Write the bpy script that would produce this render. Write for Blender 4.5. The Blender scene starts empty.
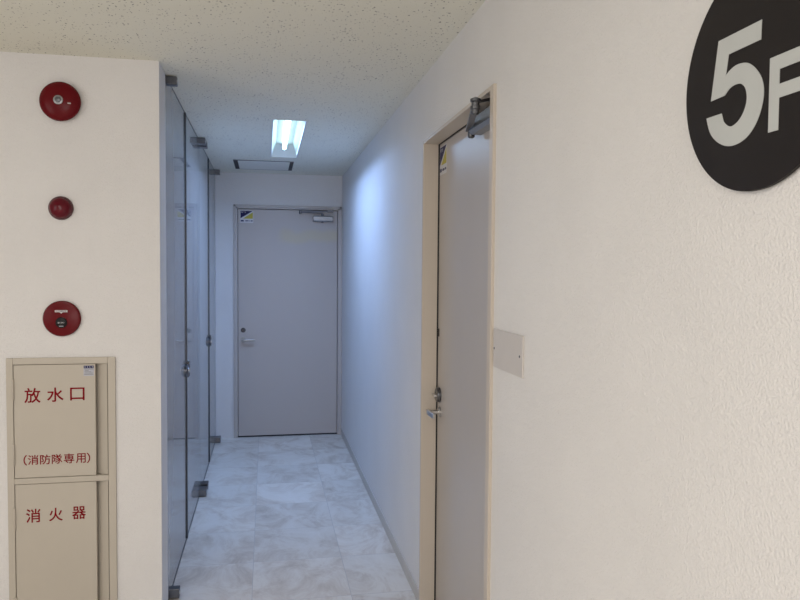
import bpy, bmesh, math, random
from mathutils import Vector, Matrix
random.seed(7)
sc = bpy.context.scene
COL = sc.collection

# ------------------------------------------------------------------ camera
CAMZ = 1.5447
cd = bpy.data.cameras.new('camera'); cam = bpy.data.objects.new('camera', cd); COL.objects.link(cam)
cd.sensor_fit = 'HORIZONTAL'; cd.sensor_width = 36.0; cd.lens = 710.31 * 36 / 800
cd.clip_start = 0.02; cd.clip_end = 100
F = Vector((0.18543411, 0.98181768, -0.04059838)); Rt = Vector((0.9826567, -0.18527977, 0.0075647)); Up = Rt.cross(F)
M = Matrix((Rt, Up, -F)).transposed().to_4x4(); M.translation = (0, 0, CAMZ)
cam.matrix_world = M
sc.camera = cam

# ------------------------------------------------------------------ world, exposure, large lamps
w = bpy.data.worlds.new('world'); sc.world = w; w.use_nodes = True
w.node_tree.nodes['Background'].inputs[0].default_value = (1.0, 0.93, 0.84, 1)
w.node_tree.nodes['Background'].inputs[1].default_value = 0.02
sc.view_settings.view_transform = 'Standard'; sc.view_settings.look = 'None'
sc.view_settings.exposure = 0.0; sc.view_settings.gamma = 1.0; sc.view_settings.use_curve_mapping = False
HALL_COL = (1.0, 0.935, 0.88)

def area(name, loc, sx, sy, power, col, rot=(0, 0, 0)):
    l = bpy.data.lights.new(name, 'AREA'); l.shape = 'RECTANGLE'; l.size = sx; l.size_y = sy
    l.energy = power; l.color = col
    o = bpy.data.objects.new(name, l); o.location = loc; o.rotation_euler = rot; COL.objects.link(o)
    return o
area('hall_light', (-1.15, 0.45, 2.40), 0.5, 1.2, 16, HALL_COL)
area('hall_light', (-0.75, -1.30, 2.40), 1.2, 1.2, 18, HALL_COL)
# unseen fill lamp added behind the camera to brighten the corridor
area('hall_window_daylight', (-0.55, -6.42, 1.35), 2.2, 1.7, 66, (1.0, 0.95, 0.955), (math.radians(90), 0, 0))
area('hall_side_window', (-2.82, 0.4, 1.65), 2.0, 1.6, 17, (0.97, 0.99, 1.0), (math.radians(90), 0, math.radians(-90)))  # unseen fill lamp added at the left to brighten the right wall
TUBE_COL = (0.34, 0.53, 1.0); TUBE_POWER = 18.0

# ------------------------------------------------------------------ dimensions
H = 2.4257; XR = 0.701; XG = -0.4454; YF = 3.1822; YC = 3.3759; YE = 6.6523
XL = -2.9; YB = -6.5

# ------------------------------------------------------------------ material helpers
def newmat(name):
    m = bpy.data.materials.new(name); m.use_nodes = True
    nt = m.node_tree; b = nt.nodes['Principled BSDF']
    return m, nt, b
def N(nt, t, **kw):
    n = nt.nodes.new(t)
    for k, v in kw.items(): setattr(n, k, v)
    return n
def bump(nt, b, height, dist, strength=1.0):
    bn = N(nt, 'ShaderNodeBump'); bn.inputs['Distance'].default_value = dist; bn.inputs['Strength'].default_value = strength
    nt.links.new(height, bn.inputs['Height']); nt.links.new(bn.outputs[0], b.inputs['Normal'])
    return bn
def coords(nt, scale=(1, 1, 1)):
    tc = N(nt, 'ShaderNodeTexCoord'); mp = N(nt, 'ShaderNodeMapping'); mp.inputs['Scale'].default_value = scale
    nt.links.new(tc.outputs['Object'], mp.inputs[0]); return mp.outputs[0]
def noise(nt, vec, scale, detail=3, rough=0.5):
    n = N(nt, 'ShaderNodeTexNoise'); n.inputs['Scale'].default_value = scale; n.inputs['Detail'].default_value = detail
    n.inputs['Roughness'].default_value = rough
    nt.links.new(vec, n.inputs['Vector']); return n.outputs['Fac']
def ramp(nt, fac, stops):
    r = N(nt, 'ShaderNodeValToRGB'); e = r.color_ramp.elements
    while len(e) < len(stops): e.new(0.5)
    for el, (p, c) in zip(e, stops):
        el.position = p; el.color = (c[0], c[1], c[2], 1)
    nt.links.new(fac, r.inputs[0]); return r.outputs[0]
def plain(name, col, rough=0.5, metal=0.0, var=0.04, vscale=18, spec=0.5, bumpd=0.0, bscale=200):
    """procedural paint: slight tone variation and optional fine grain"""
    m, nt, b = newmat(name)
    v = coords(nt)
    f = noise(nt, v, vscale, 4)
    lo = [max(0, c * (1 - var)) for c in col]; hi = [min(1, c * (1 + var)) for c in col]
    nt.links.new(ramp(nt, f, [(0.3, lo), (0.7, hi)]), b.inputs['Base Color'])
    b.inputs['Roughness'].default_value = rough; b.inputs['Metallic'].default_value = metal
    b.inputs['Specular IOR Level'].default_value = spec
    if bumpd: bump(nt, b, noise(nt, v, bscale, 2), bumpd)
    return m

# wallpaper: warm off-white, fine pebbled emboss
def wallpaper():
    m, nt, b = newmat('wallpaper')
    v = coords(nt)
    f = noise(nt, v, 3.0, 3)
    nt.links.new(ramp(nt, f, [(0.3, (0.80, 0.785, 0.775)), (0.7, (0.83, 0.815, 0.805))]), b.inputs['Base Color'])
    b.inputs['Roughness'].default_value = 0.62; b.inputs['Specular IOR Level'].default_value = 0.35
    n1 = noise(nt, v, 200, 2, 0.5); n2 = noise(nt, v, 60, 2)
    ad = N(nt, 'ShaderNodeMath', operation='MULTIPLY_ADD'); ad.inputs[1].default_value = 0.4
    nt.links.new(n2, ad.inputs[0]); nt.links.new(n1, ad.inputs[2])
    bump(nt, b, ad.outputs[0], 0.0045, 0.6)
    return m
def ceiling_mat():
    m, nt, b = newmat('rockwool_ceiling')
    v = coords(nt, (1.0, 1.0, 1.0)); v2 = coords(nt, (1.25, 0.95, 1.0))
    n1 = noise(nt, v2, 80, 2, 0.5); big = noise(nt, v, 9, 2)
    # worm-hole flecks: thresholded noise, denser in some places than in others
    ad = N(nt, 'ShaderNodeMath', operation='MULTIPLY_ADD'); ad.inputs[1].default_value = 0.16
    nt.links.new(big, ad.inputs[0]); nt.links.new(n1, ad.inputs[2])
    fl = ramp(nt, ad.outputs[0], [(0.738, (0, 0, 0)), (0.766, (1, 1, 1))])
    mx = N(nt, 'ShaderNodeMix', data_type='RGBA')
    nt.links.new(fl, mx.inputs['Factor'])
    mx.inputs['A'].default_value = (0.86, 0.845, 0.74, 1); mx.inputs['B'].default_value = (0.24, 0.22, 0.20, 1)
    nt.links.new(mx.outputs['Result'], b.inputs['Base Color'])
    b.inputs['Roughness'].default_value = 0.9; b.inputs['Specular IOR Level'].default_value = 0.2
    inv = N(nt, 'ShaderNodeMath', operation='SUBTRACT'); inv.inputs[0].default_value = 1.0
    nt.links.new(fl, inv.inputs[1]); bump(nt, b, inv.outputs[0], 0.003, 0.5)
    return m
def floor_mat():
    m, nt, b = newmat('marble_vinyl_tile')
    tc = N(nt, 'ShaderNodeTexCoord'); sx = N(nt, 'ShaderNodeSeparateXYZ'); nt.links.new(tc.outputs['Object'], sx.inputs[0])
    T = 0.465
    def cell(sock, off):
        a = N(nt, 'ShaderNodeMath', operation='ADD'); a.inputs[1].default_value = off; nt.links.new(sock, a.inputs[0])
        d = N(nt, 'ShaderNodeMath', operation='DIVIDE'); d.inputs[1].default_value = T; nt.links.new(a.outputs[0], d.inputs[0])
        fl = N(nt, 'ShaderNodeMath', operation='FLOOR'); nt.links.new(d.outputs[0], fl.inputs[0])
        fr = N(nt, 'ShaderNodeMath', operation='FRACT'); nt.links.new(d.outputs[0], fr.inputs[0])
        pp = N(nt, 'ShaderNodeMath', operation='PINGPONG'); pp.inputs[1].default_value = 0.5; nt.links.new(fr.outputs[0], pp.inputs[0])
        return fl.outputs[0], pp.outputs[0]
    cx, ex = cell(sx.outputs[0], 0.065 + 10 * T); cy, ey = cell(sx.outputs[1], -4.24 + 30 * T)
    cb = N(nt, 'ShaderNodeCombineXYZ'); nt.links.new(cx, cb.inputs[0]); nt.links.new(cy, cb.inputs[1])
    wn = N(nt, 'ShaderNodeTexWhiteNoise'); nt.links.new(cb.outputs[0], wn.inputs['Vector'])
    # every tile gets its own cut of the marble
    sc_ = N(nt, 'ShaderNodeVectorMath', operation='SCALE'); sc_.inputs['Scale'].default_value = 13.0; nt.links.new(wn.outputs['Color'], sc_.inputs[0])
    ad = N(nt, 'ShaderNodeVectorMath', operation='ADD'); nt.links.new(tc.outputs['Object'], ad.inputs[0]); nt.links.new(sc_.outputs[0], ad.inputs[1])
    mp = N(nt, 'ShaderNodeMapping'); mp.inputs['Scale'].default_value = (1.15, 0.85, 1); mp.inputs['Rotation'].default_value = (0, 0, 0.5)
    nt.links.new(ad.outputs[0], mp.inputs[0])
    n1 = N(nt, 'ShaderNodeTexNoise'); n1.inputs['Scale'].default_value = 4.3; n1.inputs['Detail'].default_value = 8; n1.inputs['Roughness'].default_value = 0.69
    n1.inputs['Distortion'].default_value = 0.7; nt.links.new(mp.outputs[0], n1.inputs['Vector'])
    base = ramp(nt, n1.outputs['Fac'], [(0.30, (0.60, 0.525, 0.45)), (0.44, (0.76, 0.69, 0.61)), (0.53, (0.85, 0.80, 0.725)), (0.72, (0.92, 0.88, 0.82))])
    # tile-to-tile tone
    tone = N(nt, 'ShaderNodeMapRange'); tone.inputs['To Min'].default_value = 0.92; tone.inputs['To Max'].default_value = 1.03
    nt.links.new(wn.outputs['Value'], tone.inputs['Value'])
    mul = N(nt, 'ShaderNodeVectorMath', operation='SCALE'); nt.links.new(base, mul.inputs[0]); nt.links.new(tone.outputs[0], mul.inputs['Scale'])
    mn = N(nt, 'ShaderNodeMath', operation='MINIMUM'); nt.links.new(ex, mn.inputs[0]); nt.links.new(ey, mn.inputs[1])
    joint = N(nt, 'ShaderNodeMapRange'); joint.inputs['From Min'].default_value = 0.0015; joint.inputs['From Max'].default_value = 0.004
    nt.links.new(mn.outputs[0], joint.inputs['Value'])
    mx = N(nt, 'ShaderNodeMix', data_type='RGBA'); nt.links.new(joint.outputs[0], mx.inputs['Factor'])
    mx.inputs['A'].default_value = (0.58, 0.55, 0.525, 1); nt.links.new(mul.outputs[0], mx.inputs['B'])
    nt.links.new(mx.outputs['Result'], b.inputs['Base Color'])
    b.inputs['Roughness'].default_value = 0.23; b.inputs['Specular IOR Level'].default_value = 0.45
    bump(nt, b, noise(nt, tc.outputs['Object'], 30, 2), 0.0006, 0.3)
    return m
def glass_mat():
    """plate glass: Fresnel reflection over transmission"""
    m, nt, b = newmat('frosted_glass'); nt.nodes.remove(b)
    out = nt.nodes['Material Output']
    tr = N(nt, 'ShaderNodeBsdfTransparent'); tr.inputs[0].default_value = (0.97, 0.975, 0.975, 1)
    gl = N(nt, 'ShaderNodeBsdfGlossy'); gl.inputs['Roughness'].default_value = 0.04
    geo = N(nt, 'ShaderNodeNewGeometry'); ior = N(nt, 'ShaderNodeMapRange')
    ior.inputs['To Min'].default_value = 1.55; ior.inputs['To Max'].default_value = 1 / 1.55
    nt.links.new(geo.outputs['Backfacing'], ior.inputs['Value'])
    fr = N(nt, 'ShaderNodeFresnel'); nt.links.new(ior.outputs[0], fr.inputs['IOR'])
    mx = N(nt, 'ShaderNodeMixShader'); nt.links.new(fr.outputs[0], mx.inputs[0])
    # pale frosting film on the pane: part of what passes is scattered
    df = N(nt, 'ShaderNodeBsdfDiffuse'); df.inputs[0].default_value = (0.80, 0.79, 0.78, 1)
    m2 = N(nt, 'ShaderNodeMixShader'); m2.inputs[0].default_value = 0.55
    nt.links.new(tr.outputs[0], m2.inputs[1]); nt.links.new(df.outputs[0], m2.inputs[2])
    nt.links.new(m2.outputs[0], mx.inputs[1]); nt.links.new(gl.outputs[0], mx.inputs[2])
    nt.links.new(mx.outputs[0], out.inputs[0])
    return m
def door_stain_mat():
    """grey-beige painted steel door with a faint yellowed smear across the upper part"""
    m, nt, b = newmat('door_paint_yellowed')
    tc = N(nt, 'ShaderNodeTexCoord'); sx = N(nt, 'ShaderNodeSeparateXYZ'); nt.links.new(tc.outputs['Object'], sx.inputs[0])
    nz = noise(nt, tc.outputs['Object'], 3.5, 3)
    # distance from the line z = 1.865 + wobble
    a = N(nt, 'ShaderNodeMath', operation='MULTIPLY_ADD'); a.inputs[1].default_value = 0.16; a.inputs[2].default_value = 1.785
    nt.links.new(nz, a.inputs[0])
    d = N(nt, 'ShaderNodeMath', operation='SUBTRACT'); nt.links.new(sx.outputs[2], d.inputs[0]); nt.links.new(a.outputs[0], d.inputs[1])
    ab = N(nt, 'ShaderNodeMath', operation='ABSOLUTE'); nt.links.new(d.outputs[0], ab.inputs[0])
    mr = N(nt, 'ShaderNodeMapRange'); mr.interpolation_type = 'SMOOTHSTEP'
    mr.inputs['From Min'].default_value = 0.085; mr.inputs['From Max'].default_value = 0.02
    nt.links.new(ab.outputs[0], mr.inputs['Value'])
    xr = N(nt, 'ShaderNodeMapRange'); xr.interpolation_type = 'SMOOTHSTEP'
    xr.inputs['From Min'].default_value = -0.12; xr.inputs['From Max'].default_value = -0.02; nt.links.new(sx.outputs[0], xr.inputs['Value'])
    ml = N(nt, 'ShaderNodeMath', operation='MULTIPLY'); nt.links.new(mr.outputs[0], ml.inputs[0]); nt.links.new(xr.outputs[0], ml.inputs[1])
    m2 = N(nt, 'ShaderNodeMath', operation='MULTIPLY'); m2.inputs[1].default_value = 0.7; nt.links.new(ml.outputs[0], m2.inputs[0])
    mx = N(nt, 'ShaderNodeMix', data_type='RGBA'); nt.links.new(m2.outputs[0], mx.inputs['Factor'])
    mx.inputs['A'].default_value = (0.52, 0.475, 0.45, 1); mx.inputs['B'].default_value = (0.57, 0.50, 0.36, 1)
    nt.links.new(mx.outputs['Result'], b.inputs['Base Color']); b.inputs['Roughness'].default_value = 0.38
    return m
def emit_mat(name, col, strength):
    m, nt, b = newmat(name)
    b.inputs['Base Color'].default_value = (0.9, 0.9, 0.9, 1)
    b.inputs['Emission Color'].default_value = (*col, 1); b.inputs['Emission Strength'].default_value = strength
    return m

MAT = dict(
    wall=wallpaper(), ceil=ceiling_mat(), floor=floor_mat(), glass=glass_mat(), door_far=door_stain_mat(),
    door=plain('door_paint', (0.55, 0.50, 0.455), 0.30, var=0.015, vscale=4),
    frame=plain('door_frame_paint', (0.63, 0.56, 0.48), 0.4, var=0.015, vscale=5),
    frame_far=plain('door_frame_paint_grey', (0.54, 0.50, 0.475), 0.4, var=0.015, vscale=5),
    base=plain('vinyl_baseboard', (0.60, 0.57, 0.53), 0.5, var=0.03),
    cab=plain('cabinet_paint', (0.56, 0.51, 0.435), 0.45, var=0.012, vscale=5),
    red=plain('red_enamel', (0.135, 0.004, 0.008), 0.25, var=0.03, spec=0.15),
    red_flat=plain('red_lettering', (0.24, 0.003, 0.010), 0.5, var=0.02, spec=0.12),
    lens=plain('red_lens', (0.12, 0.005, 0.014), 0.12, var=0.05, vscale=60, spec=0.25),
    dark_red=plain('dark_red_rim', (0.07, 0.004, 0.012), 0.35, var=0.05),
    steel=plain('brushed_steel', (0.62, 0.61, 0.60), 0.28, 1.0, var=0.06, vscale=60),
    dsteel=plain('dull_steel', (0.15, 0.155, 0.17), 0.3, 1.0, var=0.08, vscale=60),
    silver=plain('silver_paint', (0.34, 0.35, 0.36), 0.35, 0.7, var=0.04),
    dark=plain('dark_gap', (0.02, 0.018, 0.02), 0.6, var=0.05),
    seal=plain('dark_glass_edge', (0.025, 0.03, 0.035), 0.3, var=0.05),
    edge=plain('green_glass_edge', (0.16, 0.19, 0.19), 0.2, var=0.05),
    black=plain('black_sign_face', (0.014, 0.011, 0.011), 0.5, var=0.06, vscale=9, spec=0.25),
    grey=plain('grey_sign_lettering', (0.55, 0.57, 0.56), 0.45, var=0.02),
    plate=plain('cream_plastic_plate', (0.66, 0.62, 0.585), 0.4, var=0.015),
    white=plain('white_paint', (0.80, 0.80, 0.79), 0.45, var=0.015),
    bronze=plain('dark_bronze', (0.06, 0.058, 0.065), 0.4, 0.3, var=0.08, vscale=60),
    bright=plain('bright_white_paint', (0.90, 0.89, 0.88), 0.5, var=0.01),
    sticker_white=plain('white_sticker', (0.68, 0.67, 0.68), 0.4, var=0.02),
    sticker_grey=plain('grey_sticker', (0.50, 0.51, 0.58), 0.4, var=0.04),
    blue=plain('dark_blue_print', (0.008, 0.008, 0.085), 0.4, var=0.04, spec=0.2),
    yellow=plain('yellow_print', (0.52, 0.44, 0.03), 0.4, var=0.04),
    pblack=plain('black_plastic', (0.008, 0.008, 0.009), 0.35, var=0.06, spec=0.2),
    tube=emit_mat('fluorescent_tube', (0.55, 0.93, 1.0), 4.5),
    hatch=plain('ceiling_hatch_paint', (0.82, 0.81, 0.75), 0.8, var=0.03),
)

# ------------------------------------------------------------------ mesh helpers
def bm_new(): return bmesh.new()
def add_box(bm, a, b, bevel=0.0, seg=2):
    lo = [min(p, q) for p, q in zip(a, b)]; hi = [max(p, q) for p, q in zip(a, b)]
    r = bmesh.ops.create_cube(bm, size=1.0)
    for v in r['verts']:
        v.co = Vector([lo[i] + (v.co[i] + 0.5) * (hi[i] - lo[i]) for i in range(3)])
    if bevel:
        es = list({e for v in r['verts'] for e in v.link_edges})
        bmesh.ops.bevel(bm, geom=es, offset=bevel, segments=seg, affect='EDGES', profile=0.5)
def frame_axes(axis):
    a = Vector(axis).normalized(); t = Vector((0, 0, 1)) if abs(a.z) < 0.9 else Vector((1, 0, 0))
    u = t.cross(a).normalized(); return a, u, a.cross(u)
def add_lathe(bm, origin, axis, prof, n=48):
    """prof: list of (radius, height along the axis); radius 0 closes the end"""
    a, u, v = frame_axes(axis); o = Vector(origin); rings = []
    for r, h in prof:
        if r <= 1e-6: rings.append([bm.verts.new(o + a * h)])
        else: rings.append([bm.verts.new(o + a * h + (u * math.cos(2 * math.pi * k / n) + v * math.sin(2 * math.pi * k / n)) * r) for k in range(n)])
    for A, B in zip(rings, rings[1:]):
        for k in range(n):
            k2 = (k + 1) % n
            if len(A) == 1 and len(B) == 1: continue
            if len(A) == 1: bm.faces.new((A[0], B[k], B[k2]))
            elif len(B) == 1: bm.faces.new((A[k], A[k2], B[0]))
            else: bm.faces.new((A[k], A[k2], B[k2], B[k]))
def add_tube(bm, pts, r, n=16, caps=True):
    pts = [Vector(p) for p in pts]; rs = r if isinstance(r, (list, tuple)) else [r] * len(pts); rings = []
    for i, p in enumerate(pts):
        t = (pts[min(i + 1, len(pts) - 1)] - pts[max(i - 1, 0)]).normalized()
        a, u, v = frame_axes(t)
        rings.append([bm.verts.new(p + (u * math.cos(2 * math.pi * k / n) + v * math.sin(2 * math.pi * k / n)) * rs[i]) for k in range(n)])
    for A, B in zip(rings, rings[1:]):
        for k in range(n): bm.faces.new((A[k], A[(k + 1) % n], B[(k + 1) % n], B[k]))
    if caps: bm.faces.new(rings[0][::-1]); bm.faces.new(rings[-1])
def add_prism(bm, pts, d):
    """flat polygon (list of 3-D points) pushed out by vector d"""
    d = Vector(d); A = [bm.verts.new(Vector(p)) for p in pts]; B = [bm.verts.new(Vector(p) + d) for p in pts]; n = len(pts)
    bm.faces.new(A); bm.faces.new(B[::-1])
    for k in range(n): bm.faces.new((A[k], B[k], B[(k + 1) % n], A[(k + 1) % n]))
def obj(name, bm, mat, parent=None, smooth=False, label=None):
    bmesh.ops.recalc_face_normals(bm, faces=bm.faces[:])
    me = bpy.data.meshes.new(name); bm.to_mesh(me); bm.free()
    me.materials.append(MAT[mat] if isinstance(mat, str) else mat)
    if smooth:
        for p in me.polygons: p.use_smooth = True
        me.set_sharp_from_angle(angle=math.radians(35))
    o = bpy.data.objects.new(name, me); COL.objects.link(o)
    if parent:
        o.parent = parent
        p = parent; off = Vector((0, 0, 0))
        while p: off += p.location; p = p.parent
        me.transform(Matrix.Translation(-off))        # meshes are drawn in world coordinates
    if label: o['label'] = label
    return o
def boxobj(name, a, b, mat, parent=None, bevel=0.0, label=None):
    bm = bm_new(); add_box(bm, a, b, bevel); return obj(name, bm, mat, parent, label=label)
def tag(o, label, cat, group=None, kind=None):
    o['label'] = label; o['category'] = cat
    if group: o['group'] = group
    if kind: o['kind'] = kind
    return o
def thing(name, loc, label, cat, group=None, kind=None):
    o = bpy.data.objects.new(name, None); o.empty_display_size = 0.1; COL.objects.link(o); o.location = loc
    return tag(o, label, cat, group, kind)
def text_mesh(name, s, size, mat, parent, place, spacing=1.0, bold=0.0, label=None):
    """lettering as thin solid glyphs; place(u, v, d) maps the glyph plane into the world"""
    c = bpy.data.curves.new(name, 'FONT'); c.body = s; c.size = size; c.space_character = spacing
    c.extrude = 0.0004; c.resolution_u = 6
    t = bpy.data.objects.new(name, c); COL.objects.link(t)
    bpy.context.view_layer.update()
    me = bpy.data.meshes.new_from_object(t.evaluated_get(bpy.context.evaluated_depsgraph_get()))
    bm = bmesh.new(); bm.from_mesh(me)
    bpy.data.objects.remove(t); bpy.data.curves.remove(c); bpy.data.meshes.remove(me)
    us = [v.co.x for v in bm.verts]; vs = [v.co.y for v in bm.verts]
    u0, u1, v0, v1 = min(us), max(us), min(vs), max(vs)
    src = [v.co.copy() for v in bm.verts]; fs = [[v.index for v in f.verts] for f in bm.faces]; bm.free(); bm = bmesh.new()
    for i, (du, dv) in enumerate(((0, 0),) if not bold else ((-1, -1), (1, -1), (1, 1), (-1, 1))):
        vs = []
        for p in src:
            q = Vector(place((p.x - u0) / (u1 - u0), (p.y - v0) / (v1 - v0), p.z + i * 0.00003))
            vs.append(bm.verts.new((q.x + du * bold, q.y, q.z + dv * bold)))
        for f in fs: bm.faces.new([vs[k] for k in f])
    return obj(name, bm, mat, parent, label=label)

# ------------------------------------------------------------------ the setting
def struct(name, bm, mat, label, cat):
    return tag(obj(name, bm, mat), label, cat, kind='structure')
AX = XG - 0.12                       # back of the shallow recess behind the glass
bm = bm_new(); add_box(bm, (XL - 0.1, YB - 0.1, -0.06), (XR + 0.15, YE + 0.15, 0))
struct('floor', bm, 'floor', 'pale marbled vinyl tile floor of the corridor', 'floor')

# ceiling with the opening for the recessed lamp
LX0, LX1, LY0, LY1 = 0.037, 0.238, 4.25, 5.64
bm = bm_new()
for a, b in (((XL - 0.1, YB - 0.1), (XR + 0.15, LY0)), ((XL - 0.1, LY1), (XR + 0.15, YE + 0.15)), ((XL - 0.1, LY0), (LX0, LY1)), ((LX1, LY0), (XR + 0.15, LY1))):
    add_box(bm, (*a, H), (*b, H + 0.12))
struct('ceiling', bm, 'ceil', 'off-white ceiling flecked with small dark pits', 'ceiling')

# wall facing the camera at the left, with the opening for the fire cabinet
CX0, CX1, CZ0, CZ1 = -1.057, -0.629, 0.0, 1.172
hx0, hx1, hz0, hz1 = CX0 + 0.008, CX1 - 0.008, 0.0, CZ1 - 0.008
bm = bm_new()
add_box(bm, (XL, YF, 0), (hx0, YC, H)); add_box(bm, (hx1, YF, 0), (XG, YC, H)); add_box(bm, (hx0, YF, hz1), (hx1, YC, H))
add_box(bm, (hx0, YF + 0.10, 0), (hx1, YC, hz1))
struct('wall_front', bm, 'wall', 'cream papered wall carrying the red fire alarms and fire cabinet', 'wall')

# right wall with its door opening
FT = 0.014                            # visible thickness of the far and top frame members
R0, R1, RZ = 2.128, 3.123 + FT, 2.113 + FT
WR = XR + 0.15
bm = bm_new(); add_box(bm, (XR, YB, 0), (WR, R0, H)); add_box(bm, (XR, R1, 0), (WR, YE + 0.15, H)); add_box(bm, (XR, R0, RZ), (WR, R1, H))
struct('wall_right', bm, 'wall', 'long cream papered wall on the right with the round floor sign', 'wall')

# end wall with its door opening
E0, E1, EZ = -0.290, 0.6955, 2.139
bm = bm_new(); add_box(bm, (AX - 0.1, YE, 0), (E0, YE + 0.15, H)); add_box(bm, (E1, YE, 0), (XR, YE + 0.15, H)); add_box(bm, (E0, YE, EZ), (E1, YE + 0.15, H))
struct('wall_end', bm, 'wall', 'cream papered wall at the far end of the corridor', 'wall')

bm = bm_new(); add_box(bm, (AX - 0.1, YC, 0), (AX, YE, H))
struct('wall_left', bm, 'bright', 'white wall behind the glass door leaves', 'wall')
bm = bm_new(); add_box(bm, (XL - 0.1, YB, 0), (XL, YC, H))
struct('wall_hall', bm, 'wall', 'cream wall of the hall left of the camera', 'wall')
bm = bm_new(); add_box(bm, (XL - 0.1, YB - 0.1, 0), (WR, YB, H))
struct('wall_back', bm, 'wall', 'cream wall of the hall behind the camera', 'wall')

bm = bm_new(); add_box(bm, (XR - 0.006, R1 + 0.002, 0.0), (XR, YE, 0.062), 0.0015)
struct('baseboard_right', bm, 'base', 'low grey vinyl baseboard along the right corridor wall', 'baseboard')
bm = bm_new(); add_box(bm, (XR - 0.006, YB, 0.0), (XR, R0 - 0.002, 0.062), 0.0015)
struct('baseboard_hall', bm, 'base', 'low grey vinyl baseboard under the floor sign', 'baseboard')

# ------------------------------------------------------------------ door at the end of the corridor
d1 = thing('door_1', (0.2, YE, 0), 'grey steel door closed at the far end of the corridor', 'door', kind='structure')
bm = bm_new(); fy0, fy1 = YE - 0.014, YE + 0.12
add_box(bm, (E0 + 0.001, fy0, 0), (E0 + 0.020, fy1, EZ), 0.0015); add_box(bm, (E0 + 0.020, fy0 + 0.006, 0), (E0 + 0.036, fy1, EZ - 0.020), 0.0015)
add_box(bm, (E1 - 0.018, fy0, 0), (E1, fy1, EZ), 0.0015); add_box(bm, (E1 - 0.034, fy0 + 0.006, 0), (E1 - 0.018, fy1, EZ - 0.020), 0.0015)
add_box(bm, (E0, fy0, EZ - 0.020), (E1, fy1, EZ), 0.0015); add_box(bm, (E0 + 0.02, fy0 + 0.006, EZ - 0.034), (E1 - 0.018, fy1, EZ - 0.020), 0.0015)
obj('door_frame', bm, 'frame_far', d1)
boxobj('threshold', (E0 + 0.036, YE + 0.012, 0), (E1 - 0.034, YE + 0.10, 0.006), 'dark', d1)
leaf1 = boxobj('door_leaf', (-0.2495, YE + 0.004, 0.014), (0.6565, YE + 0.044, 2.0995), 'door_far', d1, 0.001)
def lever(parent, P, nrm, along, length, rough_mat='steel'):
    """lever handle: rose on the door, neck out of it, lever turned along the door"""
    P = Vector(P); nrm = Vector(nrm); al = Vector(along)
    bm = bm_new(); add_lathe(bm, P, nrm, [(0.0, 0.0005), (0.024, 0.0005), (0.024, 0.006), (0.021, 0.009), (0.0, 0.009)], 32)
    h = obj('lever_handle', bm, rough_mat, parent, True)
    bm = bm_new(); add_tube(bm, [P + nrm * 0.006, P + nrm * 0.03, P + nrm * 0.046], 0.010, 16); obj('neck', bm, rough_mat, h, True)
    bm = bm_new(); a = P + nrm * 0.052
    prof = [(-0.014, .007, .010), (-0.008, .009, .012), (0.02, .009, .0115), (length * .5, .008, .0105), (length - .015, .0065, .0105), (length, .005, .009)]
    rings = []
    for s, rn, rz in prof:
        rings.append([bm.verts.new(a + al * s + nrm * (rn * math.copysign(abs(math.cos(t)) ** .5, math.cos(t))) + Vector((0, 0, 1)) * (rz * math.copysign(abs(math.sin(t)) ** .5, math.sin(t)))) for t in [2 * math.pi * k / 20 + .05 for k in range(20)]])
    for A, B in zip(rings, rings[1:]):
        for k in range(20): bm.faces.new((A[k], A[(k + 1) % 20], B[(k + 1) % 20], B[k]))
    bm.faces.new(rings[0]); bm.faces.new(rings[-1])
    obj('lever', bm, rough_mat, h, True)
    return h
lever(leaf1, (-0.203, YE + 0.004, 0.904), (0, -1, 0), (1, 0, 0), 0.105, 'silver')
bm = bm_new(); add_lathe(bm, (-0.205, YE + 0.004, 0.993), (0, -1, 0), [(0, 0), (0.022, 0), (0.022, 0.006), (0.019, 0.010), (0.009, 0.010), (0.009, 0.014), (0, 0.014)], 32)
lk = obj('deadbolt', bm, 'bronze', leaf1, True)
bm = bm_new(); add_box(bm, (-0.2062, YE - 0.0115, 0.986), (-0.2038, YE - 0.0095, 1.000)); obj('keyhole', bm, 'pblack', lk)

def closer(parent, C, ux, nrm, L, body_mat, arms, tag_extra=None):
    """door closer: body on the leaf with two end caps and a spindle; arms is a list of polylines"""
    C = Vector(C); ux = Vector(ux); nrm = Vector(nrm); Z = Vector((0, 0, 1))
    bm = bm_new(); pts = []
    for (a, z) in ((0, -.027), (.034, -.027), (.046, -.016), (.046, .020), (.038, .029), (0, .029)): pts.append(C + nrm * a + Z * z - ux * L / 2)
    add_prism(bm, pts, ux * L)
    body = obj('closer_body', bm, body_mat, parent)
    for s in (-1, 1):
        bm = bm_new()
        add_prism(bm, [C + nrm * a + Z * z + ux * s * (L / 2) for (a, z) in ((.004, -.022), (.032, -.022), (.041, -.013), (.041, .017), (.034, .024), (.004, .024))], ux * s * .006)
        obj('end_cap', bm, 'dsteel', body)
    bm = bm_new(); S = arms[0][0]
    add_lathe(bm, (S[0], S[1], C.z - .034), (0, 0, 1), [(0, 0), (.009, 0), (.013, .004), (.013, S[2] - C.z + .030), (0, S[2] - C.z + .030)], 20)
    obj('spindle', bm, 'dsteel', body, True)
    return body
def bar_arm(parent, pts, w, t, mat='dsteel'):
    bm = bm_new(); pts = [Vector(p) for p in pts]
    for p, q in zip(pts, pts[1:]):
        d = (q - p).normalized(); a, u, v = frame_axes(d)
        hw, ht = w / 2, t / 2
        add_prism(bm, [p + u * hw + v * ht, p - u * hw + v * ht, p - u * hw - v * ht, p + u * hw - v * ht], q - p)
    return obj('closer_arm', bm, mat, parent)
c1 = closer(leaf1, (0.520, YE + 0.004, 2.022), (1, 0, 0), (0, -1, 0), 0.175, 'silver', [[(0.515, YE - 0.022, 2.072)]])
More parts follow.
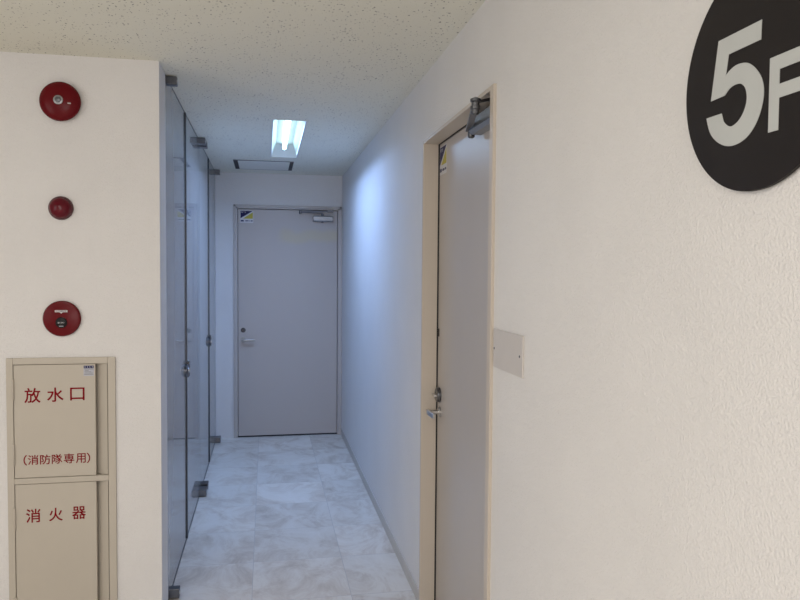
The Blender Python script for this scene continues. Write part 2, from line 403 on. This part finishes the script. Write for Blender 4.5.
bar_arm(c1, [(0.515, YE - 0.022, 2.075), (0.310, YE - 0.055, 2.078)], 0.016, 0.007)
bar_arm(c1, [(0.310, YE - 0.055, 2.086), (0.585, YE - 0.03, 2.090)], 0.016, 0.007)
bm = bm_new(); add_lathe(bm, (0.310, YE - 0.055, 2.062), (0, 0, 1), [(0, 0), (.010, 0), (.012, .003), (.012, .031), (0, .034)], 20); obj('knuckle', bm, 'dsteel', c1, True)
bm = bm_new(); add_box(bm, (0.560, YE - 0.040, 2.083), (0.612, YE - 0.010, 2.104), 0.002); obj('shoe', bm, 'dsteel', c1)

def sticker(parent, o, u, v, n, wd, ht):
    """square warning sticker: dark blue and yellow halves over a white strip; u right, v up, n outward"""
    o = Vector(o); u = Vector(u); v = Vector(v); n = Vector(n); P = lambda a, b, d: o + u * (a * wd) + v * (b * ht) + n * d
    bm = bm_new(); add_prism(bm, [P(0, 0, 0), P(1, 0, 0), P(1, 1, 0), P(0, 1, 0)], n * 0.0008); st = obj('sticker', bm, 'sticker_white', parent, label='small blue and yellow warning sticker')
    bm = bm_new(); add_prism(bm, [P(.03, .36, .0008), P(.97, .97, .0008), P(.03, .97, .0008)], n * 0.0003); obj('blue_half', bm, 'blue', st)
    bm = bm_new(); add_prism(bm, [P(.22, .34, .0008), P(.97, .34, .0008), P(.97, .87, .0008)], n * 0.0003); obj('yellow_half', bm, 'yellow', st)
    bm = bm_new()
    for a0, a1, b0, b1 in ((.05, .28, .1, .22), (.40, .60, .12, .2), (.64, .72, .12, .2), (.8, .95, .12, .2)):
        add_prism(bm, [P(a0, b0, .0008), P(a1, b0, .0008), P(a1, b1, .0008), P(a0, b1, .0008)], n * 0.0003)
    obj('print', bm, 'blue', st)
    bm = bm_new()
    for a0, a1, b0, b1 in ((.08, .12, .82, .92), (.16, .20, .80, .92), (.24, .34, .87, .90), (.38, .42, .80, .92)):
        add_prism(bm, [P(a0, b0, .0011), P(a1, b0, .0011), P(a1, b1, .0011), P(a0, b1, .0011)], n * 0.0002)
    obj('pale_print', bm, 'sticker_grey', st)
    return st
sticker(leaf1, (-0.232, YE + 0.004, 1.975), (1, 0, 0), (0, 0, 1), (0, -1, 0), 0.118, 0.112)

# ------------------------------------------------------------------ door in the right wall
DX = 0.766
d2 = thing('door_2', (XR, 2.643, 0), 'beige steel door set back in the right wall beside the switch plate', 'door', kind='structure')
bm = bm_new(); fx0 = XR - 0.010
add_box(bm, (fx0, R0, 0), (WR, R0 + 0.035, RZ), 0.0015); add_box(bm, (fx0, R1 - FT, 0), (WR, R1, RZ), 0.0015)
add_box(bm, (fx0, R0 + 0.035, RZ - FT), (WR, R1 - FT, RZ), 0.0015)
add_box(bm, (DX + 0.042, R0 + 0.035, 0), (WR, R0 + 0.055, RZ - FT)); add_box(bm, (DX + 0.042, R1 - FT - 0.02, 0), (WR, R1 - FT, RZ - FT))
add_box(bm, (DX + 0.042, R0 + 0.035, RZ - FT - 0.025), (WR, R1 - FT, RZ - FT))
obj('door_frame', bm, 'frame', d2)
boxobj('threshold', (DX - 0.02, R0 + 0.035, 0), (WR, R1 - FT, 0.006), 'dark', d2)
bm = bm_new(); add_box(bm, (DX - 0.006, R1 - FT - 0.0012, 0.007), (DX + 0.001, R1 - FT, RZ - FT)); add_box(bm, (DX - 0.006, R0 + 0.037, RZ - FT - 0.0012), (DX + 0.001, R1 - FT - 0.0012, RZ - FT)); obj('door_gasket', bm, 'dark', d2)  # dark strip painted in for the shaded gap between leaf and frame
leaf2 = boxobj('door_leaf', (DX, R0 + 0.039, 0.012), (DX + 0.040, R1 - FT - 0.004, RZ - FT - 0.004), 'door', d2, 0.001)
lever(leaf2, (DX, 3.072, 0.916), (-1, 0, 0), (0, -1, 0), 0.105)
bm = bm_new(); add_lathe(bm, (DX, 3.078, 0.992), (-1, 0, 0), [(0, 0), (0.033, 0), (0.033, 0.012), (0.029, 0.017), (0, 0.017)], 32)
lk = obj('deadbolt', bm, 'dsteel', leaf2, True)
bm = bm_new(); add_box(bm, (DX - 0.030, 3.052, 0.986), (DX - 0.017, 3.100, 0.997), 0.002); obj('thumb_turn', bm, 'steel', lk)
bm = bm_new(); add_box(bm, (DX - 0.003, 3.096, 1.252), (DX, 3.106, 1.288), 0.001); obj('latch_spot', bm, 'pblack', leaf2)
bm = bm_new()
for z in (1.9, 1.2, 0.25): add_lathe(bm, (DX - 0.008, R0 + 0.038, z - .05), (0, 0, 1), [(0, 0), (.007, 0), (.007, .1), (0, .1)], 16)
obj('hinge', bm, 'dsteel', leaf2, True)
c2 = closer(leaf2, (DX, 2.375, 2.066), (0, 1, 0), (-1, 0, 0), 0.25, 'silver', [[(DX - 0.030, 2.521, 2.064)]])
bar_arm(c2, [(DX - 0.040, 2.521, 2.060), (0.655, 2.2, 2.070)], 0.022, 0.012)
bar_arm(c2, [(0.655, 2.2, 2.083), (0.705, 2.215, 2.098), (DX - 0.02, 2.215, 2.106)], 0.020, 0.009)
bm = bm_new(); add_lathe(bm, (0.655, 2.2, 2.043), (0, 0, 1), [(0, 0), (.008, 0), (.013, .005), (.013, .016), (.016, .018), (.016, .028), (.013, .030), (.013, .04), (.017, .042), (.017, .050), (.006, .056), (0, .056)], 20); obj('knuckle', bm, 'dsteel', c2, True)
sticker(leaf2, (DX, 3.112, 1.972), (0, -1, 0), (0, 0, 1), (-1, 0, 0), 0.118, 0.125)

# ------------------------------------------------------------------ four frameless glass leaves along the corridor
GX0, GX1 = XG - 0.012, XG - 0.002
edges = [YC + 0.004, 4.178, 5.0455, 5.8311, 6.573]
glabels = ['glass door leaf nearest the camera next to the cream wall corner', 'second glass door leaf from the camera meeting the lock of the first',
           'third glass door leaf from the camera hinged beside the second', 'narrow-looking farthest glass door leaf beside the end wall']
def clamp(parent, yc, top, half):
    z0, z1 = (H - 0.040, H - 0.002) if top else (0.004, 0.048)
    bm = bm_new(); add_box(bm, (XG - 0.016, yc - half, z0), (XG + 0.046, yc + half, z1), 0.003)
    c = obj('pivot_clamp', bm, 'dsteel', parent)
    bm = bm_new()
    for s in (-.5, .5): add_lathe(bm, (XG + 0.046, yc + s * half, (z0 + z1) / 2), (1, 0, 0), [(0, 0), (.008, 0), (.007, .003), (0, .003)], 16)
    obj('screw', bm, 'steel', c, True)
for i in range(4):
    y0, y1 = edges[i] + 0.002, edges[i + 1] - 0.002
    hinge_near = i in (0, 2)
    g = thing('door_%d' % (i + 3), (XG, (y0 + y1) / 2, 0), glabels[i], 'glass door', 'glass door leaves', kind='structure')
    bm = bm_new(); add_box(bm, (GX0, y0 + 0.003, 0.006), (GX1, y1 - 0.003, H - 0.004)); obj('glass_pane', bm, 'glass', g)
    bm = bm_new(); add_box(bm, (GX0 - .001, y0, 0.0), (GX1 + .002, y1, 0.007)); add_box(bm, (GX0 - .001, y0, H - 0.006), (GX1 + .001, y1, H - .0005)); obj('edge_strip', bm, 'seal', g)  # lower strip is painted dark for the shadowed gap at the floor
    # the meeting edge of each pair carries a dark seal, the pivot edge only shows the cut glass
    my, py = (y1, y0) if hinge_near else (y0, y1)
    s = -1 if hinge_near else 1
    bm = bm_new(); add_box(bm, (GX0 - .002, my, 0.006), (GX1 + .006, my + s * 0.014, H - 0.004)); obj('meeting_seal', bm, 'seal', g)
    bm = bm_new(); add_box(bm, (GX0, py, 0.006), (GX1, py - s * 0.003, H - 0.004)); obj('cut_edge', bm, 'edge', g)
    hy, hw = (py + 0.045, 0.022) if i == 0 else (py - s * 0.065, 0.045)
    clamp(g, hy, True, hw); clamp(g, hy, False, hw)
    z = 0.977
    if hinge_near:
        bm = bm_new(); add_lathe(bm, (GX1, my - 0.040, z), (1, 0, 0), [(0, 0), (.036, 0), (.036, .012), (.031, .018), (0, .018)], 32)
        lo = obj('lock', bm, 'dsteel', g, True)
        bm = bm_new(); add_lathe(bm, (GX1 + .018, my - 0.040, z), (1, 0, 0), [(0, 0), (.012, 0), (.012, .008), (0, .008)], 20); obj('lock_cylinder', bm, 'steel', lo, True)
    else:
        bm = bm_new(); add_box(bm, (GX1, my + 0.004, z - 0.045), (GX1 + 0.017, my + 0.05, z + 0.045), 0.003); obj('lock_keeper', bm, 'dsteel', g)
# narrow fixed strip of wall between the last leaf and the end wall
bm = bm_new(); add_box(bm, (AX, 6.577, 0), (XG - 0.001, YE, H)); struct('trim_glass_end', bm, 'wall', 'narrow wall strip between the last glass leaf and the end wall', 'wall trim')

# ------------------------------------------------------------------ recessed ceiling lamp
lamp = thing('ceiling_light', ((LX0 + LX1) / 2, (LY0 + LY1) / 2, H), 'long recessed fluorescent lamp glowing blue-white in the corridor ceiling', 'ceiling light')
bm = bm_new(); t = 0.006; zb = H - 0.003
add_box(bm, (LX0 - .004, LY0 - .004, zb), (LX0 + t, LY1 + .004, H + 0.01)); add_box(bm, (LX1 - t, LY0 - .004, zb), (LX1 + .004, LY1 + .004, H + 0.01))
add_box(bm, (LX0 + t, LY0 - .004, zb), (LX1 - t, LY0 + t, H + 0.01)); add_box(bm, (LX0 + t, LY1 - t, zb), (LX1 - t, LY1 + .004, H + 0.01))
obj('trim_frame', bm, 'white', lamp)
bm = bm_new(); x0, x1, y0, y1 = LX0 + t, LX1 - t, LY0 + t, LY1 - t
lv = [(0, 0, H), (.030, .07, H + .085)]
rg = [[bm.verts.new((x0 + i, y0 + j, z)), bm.verts.new((x1 - i, y0 + j, z)), bm.verts.new((x1 - i, y1 - j, z)), bm.verts.new((x0 + i, y1 - j, z))] for i, j, z in lv]
for k in range(4): bm.faces.new((rg[0][k], rg[0][(k + 1) % 4], rg[1][(k + 1) % 4], rg[1][k]))
bm.faces.new(rg[1])
obj('reflector', bm, 'white', lamp)
boxobj('housing', (LX0, LY0, H + 0.088), (LX1, LY1, H + 0.12), 'white', lamp)
tx, tz = (LX0 + LX1) / 2, H + 0.050
bm = bm_new(); add_lathe(bm, (tx, LY0 + .12, tz), (0, 1, 0), [(0, 0), (.016, 0), (.016, LY1 - LY0 - .24), (0, LY1 - LY0 - .24)], 20); obj('fluorescent_tube', bm, 'tube', lamp, True)
for ya, s in ((LY0 + .12, -1), (LY1 - .12, 1)):
    bm = bm_new(); add_lathe(bm, (tx, ya - s * .004, tz), (0, s, 0), [(.0163, 0), (.0175, 0), (.0175, .026), (0, .026)], 20)
    add_box(bm, (tx - .014, ya + s * .008, tz), (tx + .014, ya + s * .022, H + .085))
    obj('lamp_socket', bm, 'dsteel', lamp, True)

area('fluorescent_light', (tx, (LY0 + LY1) / 2, H + 0.030), 0.05, 1.14, TUBE_POWER, TUBE_COL).data.spread = math.radians(162)   # the recess cuts the light off sideways

# ------------------------------------------------------------------ ceiling hatch beyond the lamp
ht = thing('ceiling_hatch', (-0.015, 6.12, H), 'square access hatch flush in the ceiling between the lamp and the far door', 'access hatch')
hx0_, hx1_, hy0, hy1 = -0.258, 0.222, 5.865, 6.365
bm = bm_new(); add_box(bm, (hx0_ + .008, hy0 + .008, H - .004), (hx1_ - .008, hy1 - .008, H)); obj('panel', bm, 'hatch', ht)
for a, b in (((hx0_, hy0), (hx1_, hy0 + .009)), ((hx0_, hy1 - .009), (hx1_, hy1))): boxobj('frame_bar', (*a, H - .005), (*b, H), 'dsteel', ht)
for a, b in (((hx0_, hy0), (hx0_ + .034, hy1)), ((hx1_ - .030, hy0), (hx1_, hy1))):
    boxobj('dark_edge_slot', (a[0], a[1] + .009, H - .006), (b[0], b[1] - .009, H), 'dark', ht)

# ------------------------------------------------------------------ red alarm devices on the front wall
Yd = lambda x, y, z: (x, YF - y, z)
bell = thing('alarm_bell', (-0.832, YF, 2.232), 'round red alarm bell high on the cream wall, topmost of three red devices', 'alarm bell')
bm = bm_new(); add_lathe(bm, (-0.832, YF, 2.232), (0, -1, 0), [(0, 0.0), (.052, 0.0), (.052, .016), (0, .016)], 40); obj('back_plate', bm, 'red', bell, True)
prof = [(.0765, .014), (.0795, .015), (.0805, .019)] + [(.0805 * math.cos(a) ** .8 if math.cos(a) > 0 else 0, .019 + .030 * math.sin(a)) for a in [k * math.pi / 2 / 14 for k in range(1, 14)]] + [(0.0, .049)]
bm = bm_new(); add_lathe(bm, (-0.832, YF, 2.232), (0, -1, 0), [(0, .014)] + prof, 56); obj('gong', bm, 'red', bell, True)
bm = bm_new(); add_lathe(bm, (-0.832, YF - .0475, 2.232), (0, -1, 0), [(0, 0), (.0185, 0), (.0185, .004), (.016, .005), (0, .005)], 32); rg_ = obj('hub_ring', bm, 'silver', bell, True)
bm = bm_new(); add_lathe(bm, (-0.832, YF - .0525, 2.232), (0, -1, 0), [(0, 0), (.0135, 0), (.012, .005), (0, .006)], 6); obj('hub_nut', bm, 'dsteel', rg_)
bm = bm_new(); add_box(bm, (-0.797, YF - .0475, 2.2185), (-0.785, YF - .038, 2.2225), 0.0004); obj('maker_mark', bm, 'sticker_white', bell)  # pale chip painted in as a glint on the gong

lp = thing('indicator_lamp', (-0.838, YF, 1.796), 'small dark red indicator lamp on the cream wall between bell and call point', 'indicator lamp')
bm = bm_new(); add_lathe(bm, (-0.838, YF, 1.796), (0, -1, 0), [(0, 0), (.048, 0), (.0495, .004), (.047, .013), (.043, .015), (0, .015)], 48); obj('base_ring', bm, 'dark_red', lp, True)
bm = bm_new(); add_lathe(bm, (-0.838, YF - .015, 1.796), (0, -1, 0), [(0, 0), (.0425, 0)] + [(.0425 * math.cos(a), .030 * math.sin(a)) for a in [k * math.pi / 2 / 10 for k in range(1, 10)]] + [(0, .030)], 48); obj('lens', bm, 'lens', lp, True)

cp = thing('fire_call_point', (-0.838, YF, 1.336), 'round red fire call point with black push button above the fire cabinet', 'fire alarm button')
cx, cz = -0.838, 1.336
bm = bm_new(); add_lathe(bm, (cx, YF, cz), (0, -1, 0), [(0, 0), (.070, 0), (.0745, .003), (.0745, .011), (.071, .016), (.064, .018), (0, .018)], 56); obj('body', bm, 'red', cp, True)
bm = bm_new(); add_lathe(bm, (cx, YF - .018, cz - .0165), (0, -1, 0), [(0, 0), (.0225, 0), (.0225, .003), (.021, .004), (0, .004)], 40); bt = obj('push_button', bm, 'pblack', cp, True)
text_mesh('button_print', '強く押す', 0.01, 'sticker_white', bt, lambda u, v, d: (cx - .0135 + u * .027, YF - .0223 - d, cz - .020 + v * .0068))
bm = bm_new(); add_box(bm, (cx - .008, YF - .0225, cz - .0325), (cx + .009, YF - .0219, cz - .0295)); obj('button_underline', bm, 'sticker_grey', bt)
bm = bm_new(); add_box(bm, (cx - .025, YF - .0192, cz + .027), (cx + .0245, YF - .018, cz + .0355), .0004)
add_prism(bm, [(cx - .006, YF - .018, cz + .027), (cx + .006, YF - .018, cz + .027), (cx, YF - .018, cz + .021)], (0, -.0011, 0)); lb = obj('name_plate', bm, 'sticker_white', cp)
text_mesh('plate_print', '火災報知機', 0.01, 'dsteel', lb, lambda u, v, d: (cx - .020 + u * .040, YF - .0194 - d, cz + .0283 + v * .006))

# ------------------------------------------------------------------ fire cabinet let into the front wall
cab = thing('fire_cabinet', ((CX0 + CX1) / 2, YF, 0), 'tall beige steel fire cabinet with two red-lettered doors in the cream wall', 'fire cabinet')
ff = YF - 0.010                                   # front of the frame
dl, dr, rr = -1.0285, -0.7095, -0.6595            # door left, door right, end of the pull recess
U0, U1, L0, L1 = 0.669, 1.143, 0.075, 0.641
bm = bm_new()
add_box(bm, (CX0, ff, 0), (dl - .002, YF + .03, CZ1), .002); add_box(bm, (rr, ff, 0), (CX1, YF + .03, CZ1), .002)
add_box(bm, (dl - .002, ff, U1 + .002), (rr, YF + .03, CZ1), .002); add_box(bm, (dl - .002, ff, L1 + .002), (rr, YF + .03, U0 - .002), .002)
add_box(bm, (dl - .002, ff, 0), (rr, YF + .03, L0 - .002), .002)
obj('frame', bm, 'cab', cab)
boxobj('back_box', (CX0 + .012, YF + .032, .004), (CX1 - .012, YF + .098, CZ1 - .012), 'cab', cab)
def pull(z0, z1):
    bm = bm_new(); a = (dr - .012, YF + .030, z0 - .001); b = (rr - .004, YF - .004, z0 - .001)
    add_prism(bm, [a, b, (b[0] + .003, b[1] + .006, b[2]), (a[0], a[1] + .002, a[2])], (0, 0, z1 - z0 + .002))
    return obj('finger_pull', bm, 'cab', cab)
def cab_door(z0, z1, hz):
    bm = bm_new(); add_box(bm, (dl, YF - .008, z0), (dr, YF + .012, z1), .0015)
    d = obj('cabinet_door', bm, 'cab', cab)
    for a, b in hz:
        bm = bm_new(); add_lathe(bm, (dl - .003, YF - .012, a), (0, 0, 1), [(0, 0), (.0045, 0), (.0055, .003), (.0055, b - a - .003), (.0045, b - a), (0, b - a)], 16); obj('hinge', bm, 'cab', d, True)
    return d
pull(U0, U1); pull(L0, L1)
ud = cab_door(U0, U1, ((.997, 1.085), (.724, .812))); ld = cab_door(L0, L1, ((.452, .542), (.085, .165)))
boxobj('shadow_gap', (dl - .0022, YF - .0005, L0), (dl + .0005, YF + .012, U1), 'dark', cab)
boxobj('recess_gap', (rr - .0045, YF - .001, L0), (rr + .0003, YF + .012, U1), 'dark', cab)
def glyph(door, s, x0, x1, z0, z1, bold):
    text_mesh('lettering', s, 0.06, 'red_flat', door, lambda u, v, d: (x0 + u * (x1 - x0), YF - .0084 - d, z0 + v * (z1 - z0)), bold=bold, label='red character ' + s)
for s, x0, x1, z0, z1 in (('放', -.987, -.926, .985, 1.046), ('水', -.899, -.836, .987, 1.046), ('口', -.809, -.753, .991, 1.044)): glyph(ud, s, x0, x1, z0, z1, .0007)
for s, x0, x1, z0, z1 in (('（', -.994, -.981, .722, .765), ('消', -.977, -.937, .724, .764), ('防', -.930, -.890, .724, .764), ('隊', -.884, -.844, .724, .764),
                          ('専', -.837, -.796, .724, .765), ('用', -.789, -.751, .724, .764), ('）', -.746, -.733, .722, .765)): glyph(ud, s, x0, x1, z0, z1, .0004)
for s, x0, x1, z0, z1 in (('消', -.987, -.932, .479, .536), ('火', -.897, -.845, .481, .536), ('器', -.806, -.753, .484, .537)): glyph(ld, s, x0, x1, z0, z1, .0006)
# inspection sticker
sx0, sx1, sz0, sz1 = -.7555, -.7145, 1.093, 1.137
st = boxobj('sticker', (sx0, YF - .0088, sz0), (sx1, YF - .008, sz1), 'sticker_grey', ud, label='small grey inspection sticker with dark blue heading')
boxobj('heading', (sx0 + .001, YF - .0092, sz1 - .0115), (sx1 - .001, YF - .0088, sz1 - .0005), 'blue', st)
bm = bm_new()
for k in range(4):
    xx = sx0 + .005 + k * .0095; add_box(bm, (xx, YF - .0095, sz1 - .009), (xx + .003, YF - .0092, sz1 - .003))
obj('heading_print', bm, 'sticker_grey', st)
bm = bm_new()
for k, (a, b) in enumerate(((.1, .9), (.12, .5), (.1, .75), (.1, .9), (.06, .94))):
    zz = sz1 - .016 - k * .0055; add_box(bm, (sx0 + a * .041, YF - .0091, zz), (sx0 + b * .041, YF - .0088, zz + .0016))
obj('small_print', bm, 'dsteel', st)

# ------------------------------------------------------------------ round floor sign on the right wall
def onwall(y, z, x):                                 # keep the sight line when a face stands off the wall
    s = x / XR; return (x, y * s, CAMZ + (z - CAMZ) * s)
SF = XR - 0.009
sg = thing('floor_sign', (XR, 0.9335, 1.841), 'large round black floor sign with grey 5F on the right wall', 'sign')
bm = bm_new(); c = onwall(.9335, 1.8408, SF); rad = .1744 * SF / XR
add_lathe(bm, (XR, c[1], c[2]), (-1, 0, 0), [(0, 0), (rad - .02, 0), (rad - .02, .003), (rad, .003), (rad, .0085), (rad - .0005, .009), (0, .009)], 128)
obj('disc', bm, 'black', sg, True)
def catmull(pts, n=6):
    out = []
    for i in range(1, len(pts) - 2):
        p0, p1, p2, p3 = [Vector((*p, 0)) for p in pts[i - 1:i + 3]]
        for k in range(n):
            t = k / n
            q = 0.5 * ((2 * p1) + (p2 - p0) * t + (2 * p0 - 5 * p1 + 4 * p2 - p3) * t * t + (3 * p1 - p0 - 3 * p2 + p3) * t ** 3); out.append((q.x, q.y))
    out.append(pts[-2]); return out
outer = catmull([(.040, 1.835), (.0585, 1.8515), (.0745, 1.8590), (.0906, 1.8605), (.110, 1.8560), (.1285, 1.8420), (.1420, 1.8230), (.1458, 1.8020), (.1400, 1.7790), (.1280, 1.7600), (.1100, 1.7465), (.0880, 1.7405), (.0640, 1.7420), (.0400, 1.7530), (.0220, 1.7700), (.0115, 1.7950), (.005, 1.82)])
inner = catmull([(.040, 1.81), (.0500, 1.7950), (.0570, 1.7800), (.0720, 1.7705), (.0880, 1.7735), (.1020, 1.7850), (.1090, 1.8020), (.1060, 1.8190), (.0960, 1.8290), (.0820, 1.8315), (.0690, 1.8290), (.0570, 1.8210), (.05, 1.815)])
five = [(.0382, 1.9100), (.1375, 1.9100), (.1368, 1.8820), (.0640, 1.8820)] + outer + inner + [(.0222, 1.8200)]
def sign_poly(name, poly):
    bm = bm_new(); add_prism(bm, [onwall(1.06 - u, z, SF - 0.0001) for u, z in poly], (-0.0008, 0, 0))
    return obj(name, bm, 'grey', sg)
sign_poly('numeral_five', five)
sign_poly('letter_f', [(.157, 1.745), (.157, 1.849), (.226, 1.849), (.226, 1.829), (.177, 1.829), (.177, 1.8085), (.220, 1.8085), (.220, 1.7895), (.177, 1.7895), (.177, 1.745)])

# ------------------------------------------------------------------ blank switch plate beside the right door
pl = thing('wall_plate', (XR, 2.0, 1.308), 'blank cream cover plate screwed to the right wall beside the door frame', 'cover plate')
PX = XR - 0.005
a, b = onwall(2.129, 1.2482, PX), onwall(1.870, 1.3675, PX)
boxobj('plate', (PX, a[1], a[2]), (XR, b[1], b[2]), 'plate', pl, 0.0015)
for y in (2.103, 1.879):
    bm = bm_new(); add_lathe(bm, (PX, y, 1.3085), (-1, 0, 0), [(0, 0), (.004, 0), (.0035, .0012), (0, .0015)], 16); obj('screw', bm, 'dsteel', pl, True)
